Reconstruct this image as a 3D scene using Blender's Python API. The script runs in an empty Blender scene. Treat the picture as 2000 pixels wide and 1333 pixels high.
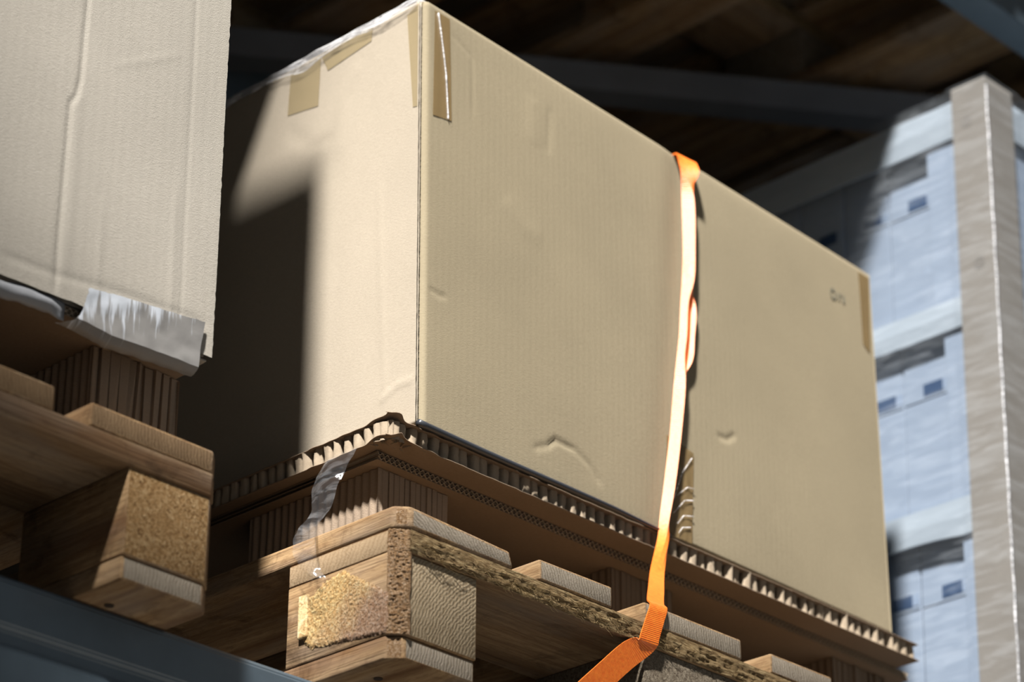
import bpy, bmesh, math, random
from mathutils import Vector, Matrix, noise

random.seed(7)
scene = bpy.context.scene
COL = scene.collection

# ------------------------------------------------------------------ camera
FPX = 5600.13
CAM = Vector((-1.6181, -1.6839, -0.8735))
YAW, PITCH, ROLL = 0.8075, 0.4673, 0.0031
fwd = Vector((math.sin(YAW) * math.cos(PITCH), math.cos(YAW) * math.cos(PITCH), math.sin(PITCH)))
rgt = fwd.cross(Vector((0, 0, 1))).normalized()
upv = rgt.cross(fwd)
c_, s_ = math.cos(ROLL), math.sin(ROLL)
rgt, upv = c_ * rgt + s_ * upv, -s_ * rgt + c_ * upv
cam_data = bpy.data.cameras.new('camera')
cam = bpy.data.objects.new('camera', cam_data)
COL.objects.link(cam)
cam.matrix_world = Matrix(((rgt.x, upv.x, -fwd.x, CAM.x), (rgt.y, upv.y, -fwd.y, CAM.y),
                           (rgt.z, upv.z, -fwd.z, CAM.z), (0, 0, 0, 1)))
cam_data.sensor_width = 36.0
cam_data.lens = 36.0 * FPX / 2000.0
cam_data.clip_start = 0.05
cam_data.dof.use_dof = True
cam_data.dof.focus_distance = (Vector((0.09, 0.07, 0.24)) - CAM).dot(fwd)
cam_data.dof.aperture_fstop = 5.0
scene.camera = cam

# ------------------------------------------------------------------ light
SUN_DIR = Vector((1.0, 0.60, -1.5)).normalized()
sd = bpy.data.lights.new('sun', 'SUN')
sd.energy = 21.5
sd.angle = math.radians(4.2)
sd.color = (1.0, 0.97, 0.92)
sun = bpy.data.objects.new('sun', sd)
COL.objects.link(sun)
sun.location = (-4, -3, 6)
sun.rotation_euler = SUN_DIR.to_track_quat('-Z', 'Y').to_euler()

world = bpy.data.worlds.new('sky')
scene.world = world
world.use_nodes = True
bg = world.node_tree.nodes['Background']
bg.inputs[0].default_value = (0.80, 0.90, 1.0, 1)
bg.inputs[1].default_value = 0.24

vs = scene.view_settings
vs.view_transform = 'Standard'
vs.look = 'None'
vs.exposure = 0.0
vs.gamma = 1.0
vs.use_curve_mapping = False


# ------------------------------------------------------------------ material helpers
REFL = 0.45


class NT:
    def __init__(self, name):
        self.m = bpy.data.materials.new(name)
        self.m.use_nodes = True
        self.t = self.m.node_tree
        self.n = self.t.nodes
        self.bsdf = self.n['Principled BSDF']
        self.out = self.n['Material Output']
        self.tc = self.n.new('ShaderNodeTexCoord')
        self.co = self.tc.outputs['Object']

    def link(self, a, b):
        self.t.links.new(a, b)

    def val(self, sock, v):
        if hasattr(v, 'links'):
            self.link(v, sock)
        else:
            sock.default_value = v

    def rand_shift(self, amt=7.0):
        oi = self.n.new('ShaderNodeObjectInfo')
        mu = self.math('MULTIPLY', oi.outputs['Random'], amt)
        va = self.n.new('ShaderNodeVectorMath')
        va.operation = 'ADD'
        self.link(self.tc.outputs['Object'], va.inputs[0])
        self.link(mu, va.inputs[1])
        self.co = va.outputs[0]

    def mapping(self, scale, loc=(0, 0, 0), rot=(0, 0, 0), co=None):
        mp = self.n.new('ShaderNodeMapping')
        mp.inputs['Scale'].default_value = scale
        mp.inputs['Location'].default_value = loc
        mp.inputs['Rotation'].default_value = rot
        self.link(co or self.co, mp.inputs['Vector'])
        return mp.outputs[0]

    def noise(self, co, scale, detail=4, rough=0.55, dist=0.0):
        t = self.n.new('ShaderNodeTexNoise')
        t.inputs['Scale'].default_value = scale
        t.inputs['Detail'].default_value = detail
        t.inputs['Roughness'].default_value = rough
        t.inputs['Distortion'].default_value = dist
        self.link(co, t.inputs['Vector'])
        return t.outputs[0]

    def wave(self, co, scale, typ='BANDS', direction='X', dist=0.0, detail=2, dscale=1.0):
        t = self.n.new('ShaderNodeTexWave')
        t.wave_type = typ
        if typ == 'BANDS':
            t.bands_direction = direction
        else:
            t.rings_direction = direction
        t.inputs['Scale'].default_value = scale
        t.inputs['Distortion'].default_value = dist
        t.inputs['Detail'].default_value = detail
        t.inputs['Detail Scale'].default_value = dscale
        self.link(co, t.inputs['Vector'])
        return t.outputs['Fac']

    def ramp(self, fac, stops):
        r = self.n.new('ShaderNodeValToRGB')
        el = r.color_ramp.elements
        while len(el) < len(stops):
            el.new(0.5)
        for e, (p, c) in zip(el, stops):
            e.position = p
            e.color = (*c, 1) if len(c) == 3 else c
        self.link(fac, r.inputs[0])
        return r.outputs[0]

    def math(self, op, a, b=None, c=None):
        m = self.n.new('ShaderNodeMath')
        m.operation = op
        self.val(m.inputs[0], a)
        if b is not None:
            self.val(m.inputs[1], b)
        if c is not None:
            self.val(m.inputs[2], c)
        return m.outputs[0]

    def mix(self, fac, a, b, blend='MIX'):
        m = self.n.new('ShaderNodeMix')
        m.data_type = 'RGBA'
        m.blend_type = blend
        self.val(m.inputs[0], fac)
        self.val(m.inputs[6], a if hasattr(a, 'links') else (*a, 1))
        self.val(m.inputs[7], b if hasattr(b, 'links') else (*b, 1))
        return m.outputs[2]

    def maprange(self, v, a, b, c=0.0, d=1.0):
        m = self.n.new('ShaderNodeMapRange')
        self.val(m.inputs[0], v)
        for i, x in enumerate((a, b, c, d)):
            m.inputs[i + 1].default_value = x
        return m.outputs[0]

    def sep(self, co=None):
        s = self.n.new('ShaderNodeSeparateXYZ')
        self.link(co or self.tc.outputs['Object'], s.inputs[0])
        return s.outputs

    def bump(self, h, strength=0.3, dist=0.002):
        b = self.n.new('ShaderNodeBump')
        b.inputs['Strength'].default_value = strength
        b.inputs['Distance'].default_value = dist
        self.link(h, b.inputs['Height'])
        self.link(b.outputs[0], self.bsdf.inputs['Normal'])

    def base(self, col, rough=0.8, spec=0.25, metal=0.0):
        # colours below are written for a bright reading; real surfaces reflect less
        self.val(self.bsdf.inputs['Base Color'], self.mix(1.0, col, (REFL, REFL, REFL), 'MULTIPLY'))
        self.val(self.bsdf.inputs['Roughness'], rough)
        self.bsdf.inputs['Specular IOR Level'].default_value = spec
        self.bsdf.inputs['Metallic'].default_value = metal
        return self.m


def mat_cardboard(name, col, var=0.10, flute=None, bump=0.25):
    k = NT(name)
    n1 = k.noise(k.mapping((1, 1, 1)), 7, 3)
    n2 = k.noise(k.mapping((260, 260, 900)), 1.0, 5, 0.7)
    n3 = k.noise(k.mapping((1, 1, 1)), 900, 2, 0.7)
    lo = tuple(c * (1 - var) for c in col)
    hi = tuple(min(1, c * (1 + var)) for c in col)
    a = k.ramp(n1, [(0.3, lo), (0.7, hi)])
    b = k.ramp(n2, [(0.3, (0.86, 0.85, 0.83)), (0.7, (1.06, 1.06, 1.06))])
    cc = k.mix(0.75, a, b, 'MULTIPLY')
    h = k.math('ADD', n3, k.math('MULTIPLY', n2, 1.2))
    if flute:
        w = k.wave(k.mapping((1, 1, 1)), 0.314 / flute[1], 'BANDS', flute[0], 0.4, 2, 3.0)
        h = k.math('ADD', h, k.math('MULTIPLY', w, flute[2]))
    k.bump(h, bump, 0.0012)
    return k.base(cc, 0.85, 0.15)


def mat_wood_side(name, axis, light, dark, grey, greyness=0.4, bump=0.5):
    k = NT(name)
    k.rand_shift()
    st = [38.0, 38.0, 38.0]
    st['XYZ'.index(axis)] = 1.8
    st2 = [170.0, 170.0, 170.0]
    st2['XYZ'.index(axis)] = 6.0
    g1 = k.noise(k.mapping(tuple(st)), 1.0, 5, 0.6, 0.6)
    g2 = k.noise(k.mapping(tuple(st2)), 1.0, 4, 0.65, 0.4)
    sw = [1.0, 1.0, 1.0]
    sw['XYZ'.index(axis)] = 0.12
    lines = k.wave(k.mapping(tuple(sw)), 0.314 / 0.0058, 'BANDS', 'DIAGONAL', 7.0, 4, 9.0)
    st3 = [16.0, 16.0, 16.0]
    st3['XYZ'.index(axis)] = 5.0
    big = k.noise(k.mapping(tuple(st3)), 1.0, 3, 0.6)
    col = k.ramp(g1, [(0.32, dark), (0.52, light), (0.75, tuple(min(1, c * 1.12) for c in light))])
    col = k.mix(k.maprange(g2, 0.35, 0.7, 0.0, 0.55), col, dark)
    col = k.mix(k.maprange(lines, 0.45, 0.95, 0.0, 0.42), col, dark)
    col = k.mix(k.maprange(big, 0.46, 0.66, 0.0, greyness), col, grey)
    stain = k.noise(k.mapping((1, 1, 1)), 17, 5, 0.7, 0.8)
    col = k.mix(k.maprange(stain, 0.53, 0.70, 0.0, 0.75), col, tuple(c * 0.45 for c in dark))
    pits = k.noise(k.mapping(tuple(x * 0.6 for x in st2)), 1.0, 6, 0.8, 1.0)
    col = k.mix(k.maprange(pits, 0.60, 0.72, 0.0, 0.6), col, tuple(c * 0.4 for c in dark))
    k.bump(k.math('ADD', k.math('MULTIPLY', g2, 1.0), k.math('MULTIPLY', g1, 0.6)), bump, 0.002)
    return k.base(col, 0.85, 0.15)


def mat_wood_end(name, axis, light, dark, ring=0.0052, centre=(0.06, 0.0, -0.03), shift=True, saw=0.05, bump=0.35):
    k = NT(name)
    if shift:
        oi = k.n.new('ShaderNodeObjectInfo')
        va = k.n.new('ShaderNodeVectorMath')
        va.operation = 'MULTIPLY_ADD'
        va.inputs[0].default_value = (0.22, 0.22, -0.10)
        k.link(oi.outputs['Random'], va.inputs[1])
        k.link(k.tc.outputs['Object'], va.inputs[2])
        k.co = va.outputs[0]
    mp = k.mapping((1, 1, 1), tuple(-c for c in centre))
    w = k.wave(mp, 0.314 / ring, 'RINGS', axis, 5.0, 3, 1.6)
    fine = k.noise(k.mapping((1, 1, 1)), 700, 3, 0.7)
    mid = k.noise(k.mapping((1, 1, 1)), 55, 4, 0.6)
    sawn = k.wave(k.mapping((1, 1, 1)), 0.314 / 0.0042, 'BANDS', 'DIAGONAL' if False else 'X', 1.5, 2, 2.0)
    col = k.ramp(w, [(0.1, dark), (0.55, light)])
    col = k.mix(k.maprange(fine, 0.35, 0.75, 0, 0.55), col, dark)
    col = k.mix(k.maprange(mid, 0.4, 0.7, 0, 0.35), col, tuple(c * 1.25 for c in light))
    h = k.math('ADD', k.math('MULTIPLY', w, 0.45), k.math('ADD', k.math('MULTIPLY', sawn, saw), k.math('MULTIPLY', fine, 1.2)))
    k.bump(h, bump, 0.0016)
    return k.base(col, 0.9, 0.12)


def mat_rough_fibre(name, light, mid, dark, scale=330, bump=1.0, stretch=(1, 1, 1)):
    k = NT(name)
    k.rand_shift(3)
    n = k.noise(k.mapping(stretch), scale, 5, 0.7, 1.2)
    b = k.noise(k.mapping((1, 1, 1)), 45, 4, 0.6)
    col = k.ramp(n, [(0.36, dark), (0.48, mid), (0.62, light)])
    col = k.mix(k.maprange(b, 0.45, 0.72, 0, 0.5), col, mid)
    k.bump(n, bump, 0.003)
    return k.base(col, 0.9, 0.1)


def mat_film(name, tint=(0.9, 0.93, 0.97), gloss=0.22, haze=0.06, wr=(14, 60, 200), rough=0.12):
    k = NT(name)
    k.n.remove(k.bsdf)
    tr = k.n.new('ShaderNodeBsdfTransparent')
    gl = k.n.new('ShaderNodeBsdfGlossy')
    df = k.n.new('ShaderNodeBsdfDiffuse')
    tl = k.n.new('ShaderNodeBsdfTranslucent')
    gl.inputs['Roughness'].default_value = rough
    for nd in (gl, df, tl):
        nd.inputs['Color'].default_value = (*tint, 1)
    n = k.noise(k.mapping(wr), 1.0, 4, 0.6, 0.8)
    bm_ = k.n.new('ShaderNodeBump')
    bm_.inputs['Strength'].default_value = 0.8
    bm_.inputs['Distance'].default_value = 0.004
    k.link(n, bm_.inputs['Height'])
    k.link(bm_.outputs[0], gl.inputs['Normal'])
    lw = k.n.new('ShaderNodeLayerWeight')
    lw.inputs['Blend'].default_value = 0.25
    f = k.math('ADD', k.math('MULTIPLY', lw.outputs['Fresnel'], gloss), gloss * 0.1)
    m1 = k.n.new('ShaderNodeMixShader')
    k.link(f, m1.inputs[0])
    k.link(tr.outputs[0], m1.inputs[1])
    k.link(gl.outputs[0], m1.inputs[2])
    ms = k.n.new('ShaderNodeMixShader')
    ms.inputs[0].default_value = 0.4
    k.link(df.outputs[0], ms.inputs[1])
    k.link(tl.outputs[0], ms.inputs[2])
    m2 = k.n.new('ShaderNodeMixShader')
    hz = k.maprange(n, 0.45, 0.75, haze * 0.4, haze * 2.2)
    k.link(hz, m2.inputs[0])
    k.link(m1.outputs[0], m2.inputs[1])
    k.link(ms.outputs[0], m2.inputs[2])
    k.link(m2.outputs[0], k.out.inputs['Surface'])
    return k.m


def mat_tape(name, col, alpha, rough=0.3):
    k = NT(name)
    n = k.noise(k.mapping((40, 40, 400)), 1.0, 3)
    k.bump(n, 0.12, 0.001)
    k.base(col, rough, 0.5)
    k.bsdf.inputs['Alpha'].default_value = alpha
    return k.m


def mat_plain(name, col, rough=0.6, spec=0.3, metal=0.0, var=0.12, scale=12, bump=0.08):
    k = NT(name)
    n = k.noise(k.mapping((1, 1, 1)), scale, 5, 0.6)
    c = k.ramp(n, [(0.3, tuple(x * (1 - var) for x in col)), (0.7, tuple(min(1, x * (1 + var)) for x in col))])
    k.bump(n, bump, 0.001)
    return k.base(c, rough, spec, metal)


M = {}
M['kraft'] = mat_cardboard('kraft cardboard of the large box', (0.415, 0.348, 0.232), 0.06, ('X', 0.009, 0.25), 0.22)
M['kraft_side'] = mat_cardboard('kraft cardboard of the side panel', (0.55, 0.475, 0.375), 0.05, None, 0.2)
M['pale_kraft'] = mat_cardboard('pale kraft cardboard', (0.525, 0.485, 0.42), 0.05, ('X', 0.011, 0.2), 0.3)
M['brown_board'] = mat_cardboard('brown board', (0.32, 0.235, 0.165), 0.08, None, 0.15)
M['paper'] = mat_cardboard('honeycomb paper', (0.50, 0.40, 0.29), 0.10, None, 0.2)
M['flute'] = mat_cardboard('corrugated medium', (0.37, 0.26, 0.175), 0.10, None, 0.2)
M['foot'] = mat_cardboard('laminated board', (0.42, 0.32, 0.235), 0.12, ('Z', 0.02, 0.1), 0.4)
M['foot_shaded'] = mat_cardboard('laminated board with shade in its colour', (0.30, 0.225, 0.16), 0.12, None, 0.4)  # darker copy of the laminated board, shade put into colour for feet under loads
M['wood_y'] = mat_wood_side('pine along boards', 'Y', (0.55, 0.36, 0.185), (0.24, 0.125, 0.055), (0.38, 0.31, 0.25), 0.5, 0.8)
M['end_shaded'] = mat_wood_end('board end with shade in its brown', 'Y', (0.34, 0.225, 0.125), (0.22, 0.135, 0.07), 0.0036)  # brown carries the shade over the left pallet's deck ends
M['wood_x'] = mat_wood_side('pine along cross boards', 'X', (0.46, 0.305, 0.165), (0.21, 0.115, 0.055), (0.30, 0.25, 0.2), 0.45, 0.8)
M['end_y'] = mat_wood_end('weathered end grain', 'Y', (0.45, 0.385, 0.305), (0.30, 0.245, 0.18), 0.0036)
M['end_block'] = mat_wood_end('sawn block end grain', 'Y', (0.52, 0.415, 0.275), (0.33, 0.24, 0.14), 0.0034, (0.17, 0, -0.02), False, 0.40, 0.38)
M['end_x'] = mat_wood_end('cross board end grain', 'X', (0.50, 0.36, 0.22), (0.42, 0.29, 0.17))
M['chipped'] = mat_rough_fibre('chipped corner wood', (0.68, 0.50, 0.34), (0.46, 0.27, 0.13), (0.22, 0.11, 0.045), 420)
M['chip'] = mat_rough_fibre('pressed chip block', (0.82, 0.58, 0.31), (0.54, 0.31, 0.125), (0.16, 0.075, 0.025), 330)
M['stony'] = mat_rough_fibre('grey chip block', (0.44, 0.37, 0.28), (0.31, 0.25, 0.18), (0.14, 0.10, 0.07), 240)
def mat_gold():
    k = NT('golden splintered patch')
    n = k.noise(k.mapping((1, 1, 1)), 300, 5, 0.7, 1.2)
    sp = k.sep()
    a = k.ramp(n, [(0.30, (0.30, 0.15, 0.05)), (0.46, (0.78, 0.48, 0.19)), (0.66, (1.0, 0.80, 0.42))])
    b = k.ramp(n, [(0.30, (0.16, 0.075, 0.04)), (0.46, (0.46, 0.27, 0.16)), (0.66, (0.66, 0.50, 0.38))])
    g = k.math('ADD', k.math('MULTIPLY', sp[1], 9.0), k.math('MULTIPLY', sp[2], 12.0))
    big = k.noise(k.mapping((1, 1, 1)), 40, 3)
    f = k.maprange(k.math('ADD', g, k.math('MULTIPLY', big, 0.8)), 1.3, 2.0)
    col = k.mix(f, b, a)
    k.bump(n, 1.0, 0.003)
    return k.base(col, 0.9, 0.1)


M['gold'] = mat_gold()
M['raw_sliver'] = mat_rough_fibre('raw pale sliver', (1.0, 0.86, 0.55), (0.9, 0.66, 0.34), (0.5, 0.3, 0.12), 150, 0.5)
M['frayed'] = mat_rough_fibre('frayed straw fibres', (0.66, 0.50, 0.27), (0.38, 0.25, 0.12), (0.12, 0.07, 0.03), 1.0, 1.0, (70, 70, 650))
M['straw'] = mat_plain('straw splinters', (0.62, 0.45, 0.22), 0.8, 0.2)
M['nail'] = mat_plain('rusty nail', (0.10, 0.07, 0.05), 0.6, 0.3, 0.5)
M['tape_tan'] = mat_tape('tan packing tape', (0.36, 0.25, 0.12), 0.72, 0.25)
M['tape_clear'] = mat_tape('yellowish clear packing tape', (0.58, 0.46, 0.27), 0.55, 0.3)
M['film'] = mat_film('clear stretch film', (0.93, 0.95, 1.0), 0.4, 0.035, (30, 30, 90), 0.12)
M['film_white'] = mat_film('bunched stretch film', (0.95, 0.95, 0.98), 0.5, 0.38, (60, 25, 160), 0.25)
M['film_stack'] = mat_film('wrapping film', (0.85, 0.92, 1.0), 0.40, 0.05, (8, 14, 90), 0.1)
M['dark_film'] = mat_plain('dark grey plastic film', (0.045, 0.05, 0.06), 0.35, 0.5)
M['grey_film'] = mat_plain('grey plastic film', (0.34, 0.35, 0.37), 0.4, 0.5)
M['steel'] = mat_plain('blue grey painted steel', (0.115, 0.16, 0.20), 0.42, 0.5, 0.0, 0.10, 30, 0.05)
M['dark_steel'] = mat_plain('grey brace steel', (0.20, 0.21, 0.23), 0.6, 0.4)
M['carton'] = mat_plain('pale blue carton board', (0.40, 0.50, 0.66), 0.7, 0.25, 0, 0.04, 6)
M['cap'] = mat_plain('white cap board', (0.52, 0.61, 0.71), 0.7, 0.25, 0, 0.03, 6)
M['label'] = mat_plain('dark blue label print', (0.02, 0.075, 0.20), 0.6, 0.3, 0, 0.2, 300)
M['label_pale'] = mat_plain('pale label print', (0.36, 0.47, 0.66), 0.6, 0.3)
M['post'] = mat_cardboard('grey board corner guard', (0.37, 0.345, 0.315), 0.06, None, 0.15)
M['ink'] = mat_plain('grey printing ink', (0.27, 0.25, 0.185), 0.8, 0.1)
M['ink_soft'] = mat_plain('soft grey printing ink', (0.33, 0.31, 0.29), 0.8, 0.1)
M['concrete'] = mat_plain('concrete', (0.36, 0.335, 0.305), 0.9, 0.2, 0, 0.15, 3)
M['dark_wall'] = mat_plain('dark sheet wall', (0.07, 0.068, 0.066), 0.8, 0.2, 0, 0.15, 2)
M['load'] = mat_cardboard('stored carton board', (0.30, 0.22, 0.15), 0.08)


def mat_webbing():
    k = NT('orange polyester webbing')
    at = k.n.new('ShaderNodeAttribute')
    at.attribute_name = 'along'
    w = k.math('SINE', k.math('MULTIPLY', at.outputs['Fac'], 2 * math.pi / 0.0022))
    n = k.noise(k.mapping((1, 1, 1)), 260, 3)
    c = k.ramp(n, [(0.3, (1.28, 0.235, 0.02)), (0.7, (1.45, 0.35, 0.035))])
    k.bump(k.math('ADD', k.math('MULTIPLY', w, 0.5), n), 0.35, 0.0008)
    k.base(c, 0.46, 0.55)
    return k.m


M['webbing'] = mat_webbing()


def mat_duct():
    k = NT('silver duct tape with white smears')
    s = k.sep()
    streak = k.noise(k.mapping((110, 1, 9)), 1.0, 4, 0.65)
    # smears: worn white paint streaks, strongest near the top left of the strip
    reach = k.math('ADD', k.math('MULTIPLY', s[2], 6.0), k.math('MULTIPLY', s[0], -2.6))
    m = k.math('ADD', streak, reach)
    f = k.maprange(m, 0.53, 0.63, 0.0, 0.8)
    col = k.mix(f, (0.27, 0.26, 0.25), (0.72, 0.77, 0.85))
    k.bump(k.noise(k.mapping((60, 60, 60)), 1.0, 3), 0.2, 0.002)
    return k.base(col, 0.45, 0.4)


M['duct'] = mat_duct()


# ------------------------------------------------------------------ object helpers
def empty(name, loc, label, cat, group=None):
    o = bpy.data.objects.new(name, None)
    o.empty_display_size = 0.05
    COL.objects.link(o)
    o.location = loc
    tag(o, label, cat, group)
    return o


def tag(o, label=None, cat=None, group=None, kind=None):
    if label: o['label'] = label
    if cat: o['category'] = cat
    if group: o['group'] = group
    if kind: o['kind'] = kind
    return o


def mk(name, verts, faces, mats, parent=None, smooth=False, idx=None):
    off = parent.location if parent is not None and parent.type == 'EMPTY' else Vector((0, 0, 0))
    me = bpy.data.meshes.new(name)
    me.from_pydata([tuple(Vector(v) - off) for v in verts], [], faces)
    if not isinstance(mats, (list, tuple)):
        mats = [mats]
    for m in mats:
        me.materials.append(M[m])
    if idx:
        for p, i in zip(me.polygons, idx):
            p.material_index = i
    if smooth:
        for p in me.polygons:
            p.use_smooth = True
    me.validate()
    me.update()
    o = bpy.data.objects.new(name, me)
    COL.objects.link(o)
    if parent is not None:
        o.parent = parent
    return o


def from_bm(name, bm, mats, parent=None, smooth=False):
    off = parent.location if parent is not None and parent.type == 'EMPTY' else Vector((0, 0, 0))
    bmesh.ops.translate(bm, verts=bm.verts, vec=-off)
    bmesh.ops.recalc_face_normals(bm, faces=bm.faces)
    me = bpy.data.meshes.new(name)
    bm.to_mesh(me)
    bm.free()
    if not isinstance(mats, (list, tuple)):
        mats = [mats]
    for m in mats:
        me.materials.append(M[m])
    if smooth:
        for p in me.polygons:
            p.use_smooth = True
    o = bpy.data.objects.new(name, me)
    COL.objects.link(o)
    if parent is not None:
        o.parent = parent
    return o


def prism(poly, z0, z1, bev=0.0, slot=None, jitter=0.0, segs=2):
    bm = bmesh.new()
    lo = [bm.verts.new((x, y, z0)) for x, y in poly]
    hi = [bm.verts.new((x, y, z1)) for x, y in poly]
    n = len(poly)
    bm.faces.new(lo[::-1])
    bm.faces.new(hi)
    for i in range(n):
        bm.faces.new((lo[i], lo[(i + 1) % n], hi[(i + 1) % n], hi[i]))
    bmesh.ops.recalc_face_normals(bm, faces=bm.faces)
    if slot:
        for f in bm.faces:
            f.material_index = slot(f.normal, f.calc_center_median())
    if jitter:
        for v in bm.verts:
            v.co += Vector([random.uniform(-jitter, jitter) for _ in range(3)])
    if bev:
        bmesh.ops.bevel(bm, geom=list(bm.edges), offset=bev, segments=segs, affect='EDGES', profile=0.5, clamp_overlap=True)
    return bm


def rect(x0, x1, y0, y1):
    return [(x0, y0), (x1, y0), (x1, y1), (x0, y1)]


def bx(x0, x1, y0, y1, z0, z1, bev=0.0, slot=None, jitter=0.0):
    return prism(rect(x0, x1, y0, y1), z0, z1, bev, slot, jitter)


def add_tube(bm, pts, r, n=6, r_end=None):
    rings = []
    for i, p in enumerate(pts):
        p = Vector(p)
        a = Vector(pts[max(i - 1, 0)])
        b = Vector(pts[min(i + 1, len(pts) - 1)])
        t = (b - a).normalized()
        u = t.cross(Vector((0.31, 0.2, 0.93))).normalized()
        w = t.cross(u)
        rr = r if r_end is None else r + (r_end - r) * i / (len(pts) - 1)
        rings.append([bm.verts.new(p + rr * (math.cos(2 * math.pi * k / n) * u + math.sin(2 * math.pi * k / n) * w)) for k in range(n)])
    for a, b in zip(rings, rings[1:]):
        for k in range(n):
            bm.faces.new((a[k], a[(k + 1) % n], b[(k + 1) % n], b[k]))
    bm.faces.new(rings[0][::-1])
    bm.faces.new(rings[-1])


def grid_faces(nu, nv, base=0, flip=False):
    fs = []
    for i in range(nu - 1):
        for j in range(nv - 1):
            a = base + i * nv + j
            q = (a, a + nv, a + nv + 1, a + 1)
            fs.append(q[::-1] if flip else q)
    return fs


def copy_tree(o, parent=None):
    c = o.copy()
    COL.objects.link(c)
    c.parent = parent
    for ch in o.children:
        copy_tree(ch, c)
    return c


def seg_dist(px, py, ax, ay, bx_, by_):
    dx, dy = bx_ - ax, by_ - ay
    L = dx * dx + dy * dy
    t = max(0, min(1, ((px - ax) * dx + (py - ay) * dy) / L)) if L else 0
    qx, qy = ax + t * dx, ay + t * dy
    d = math.hypot(px - qx, py - qy)
    side = (px - ax) * dy - (py - ay) * dx
    return d, t, side


def creases(u, v, lst):
    h = 0.0
    for pts, amp, w in lst:
        best, sg = 9.0, 1
        n = len(pts) - 1
        for k in range(n):
            d, t, side = seg_dist(u, v, *pts[k], *pts[k + 1])
            fade = 1.0
            if k == 0: fade = min(1, t / 0.3 + 0.1) if n > 1 else 1 - abs(2 * t - 1) ** 3
            if k == n - 1 and n > 1: fade = min(1, (1 - t) / 0.3 + 0.1)
            if d < best:
                best, bf, sg = d, fade, side
        if best < 4 * w:
            h += amp * bf * math.exp(-(best / w) ** 2)
    return h


def lerp(a, b, t):
    return a + (b - a) * t


# ------------------------------------------------------------------ the hall
def structure(name, bm, mat):
    o = from_bm(name, bm, mat)
    o['kind'] = 'structure'
    return o


structure('floor', bx(-9.2, 9.2, -7, 3.2, -2.75, -2.65), 'concrete')
structure('wall_back', bx(-9, 9, 3.0, 3.2, -2.65, 4.4), 'dark_wall')
structure('wall_right', bx(9.0, 9.2, -7, 3.2, -2.65, 4.4), 'dark_wall')
def ceiling_with_sun_gaps():
    bm = bmesh.new()
    # two unseen openings added to shape the sun: rack light, and aisle floor bounce
    hx0, hx1, hy0, hy1 = -3.14, -0.5, -1.74, -0.96
    gx0, gx1, gy0, gy1 = -7.0, 1.5, -5.4, -2.7
    yl, yr = -1.16, -0.90                                # rack opening's rear edge slanted to dim the large box's left side
    quads = [rect(a, b, c, d) for a, b, c, d in ((-9, 9, gy1, hy0), (-9, gx0, gy0, gy1), (gx1, 9, gy0, gy1), (-9, 9, -7, gy0))]
    quads += [[(-9, hy0), (hx0, hy0), (hx0, yl), (-9, yl)], [(hx1, hy0), (9, hy0), (9, yr), (hx1, yr)],
              [(-9, yl), (hx0, yl), (hx1, yr), (9, yr), (9, 3.2), (-9, 3.2)]]
    for qd in quads:
        lo = [bm.verts.new((x, y, 4.2)) for x, y in qd]
        hi = [bm.verts.new((x, y, 4.4)) for x, y in qd]
        bm.faces.new(lo[::-1]); bm.faces.new(hi)
        n = len(qd)
        for i in range(n):
            bm.faces.new((lo[i], lo[(i + 1) % n], hi[(i + 1) % n], hi[i]))
    return bm


structure('ceiling', ceiling_with_sun_gaps(), 'dark_wall')
structure('wall_left', bx(-9.2, -9, -7, 3.2, -2.65, 4.4), 'dark_wall')


# ------------------------------------------------------------------ rack
def beam_profile(front, top, h=0.125, d=0.05):
    # closed profile in (y, z) with a rolled top lip and a shallow groove
    f, t = front, top
    return [(f + 0.006, t), (f + d, t), (f + d, t - h), (f, t - h), (f, t - 0.062), (f + 0.005, t - 0.058),
            (f + 0.005, t - 0.046), (f, t - 0.042), (f, t - 0.006), (f + 0.002, t - 0.002)]


def beam(front, top, x0, x1, label, flip=False):
    prof = beam_profile(front, top)
    if flip:
        prof = [(2 * front + 0.05 - y, z) for y, z in prof]
    t = empty('rack_beam', (x0, front, top - 0.125), label, 'rack beam', 'beams of the pallet rack')
    bm = bmesh.new()
    a = [bm.verts.new((x0, y, z)) for y, z in prof]
    b = [bm.verts.new((x1, y, z)) for y, z in prof]
    n = len(prof)
    bm.faces.new(a)
    bm.faces.new(b[::-1])
    for i in range(n):
        bm.faces.new((a[i], b[i], b[(i + 1) % n], a[(i + 1) % n]))
    bmesh.ops.bevel(bm, geom=[e for e in bm.edges if abs((e.verts[0].co - e.verts[1].co).x) > 0.5], offset=0.0015, segments=2, affect='EDGES')
    from_bm('beam_body', bm, 'steel', t)
    for xe in (x0, x1):
        s = -1 if xe == x0 else 1
        from_bm('end_connector', bx(min(xe, xe + s * 0.006), max(xe, xe + s * 0.006), front - 0.004, front + 0.054, top - 0.16, top + 0.03, 0.001), 'steel', t)
    return t


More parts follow.
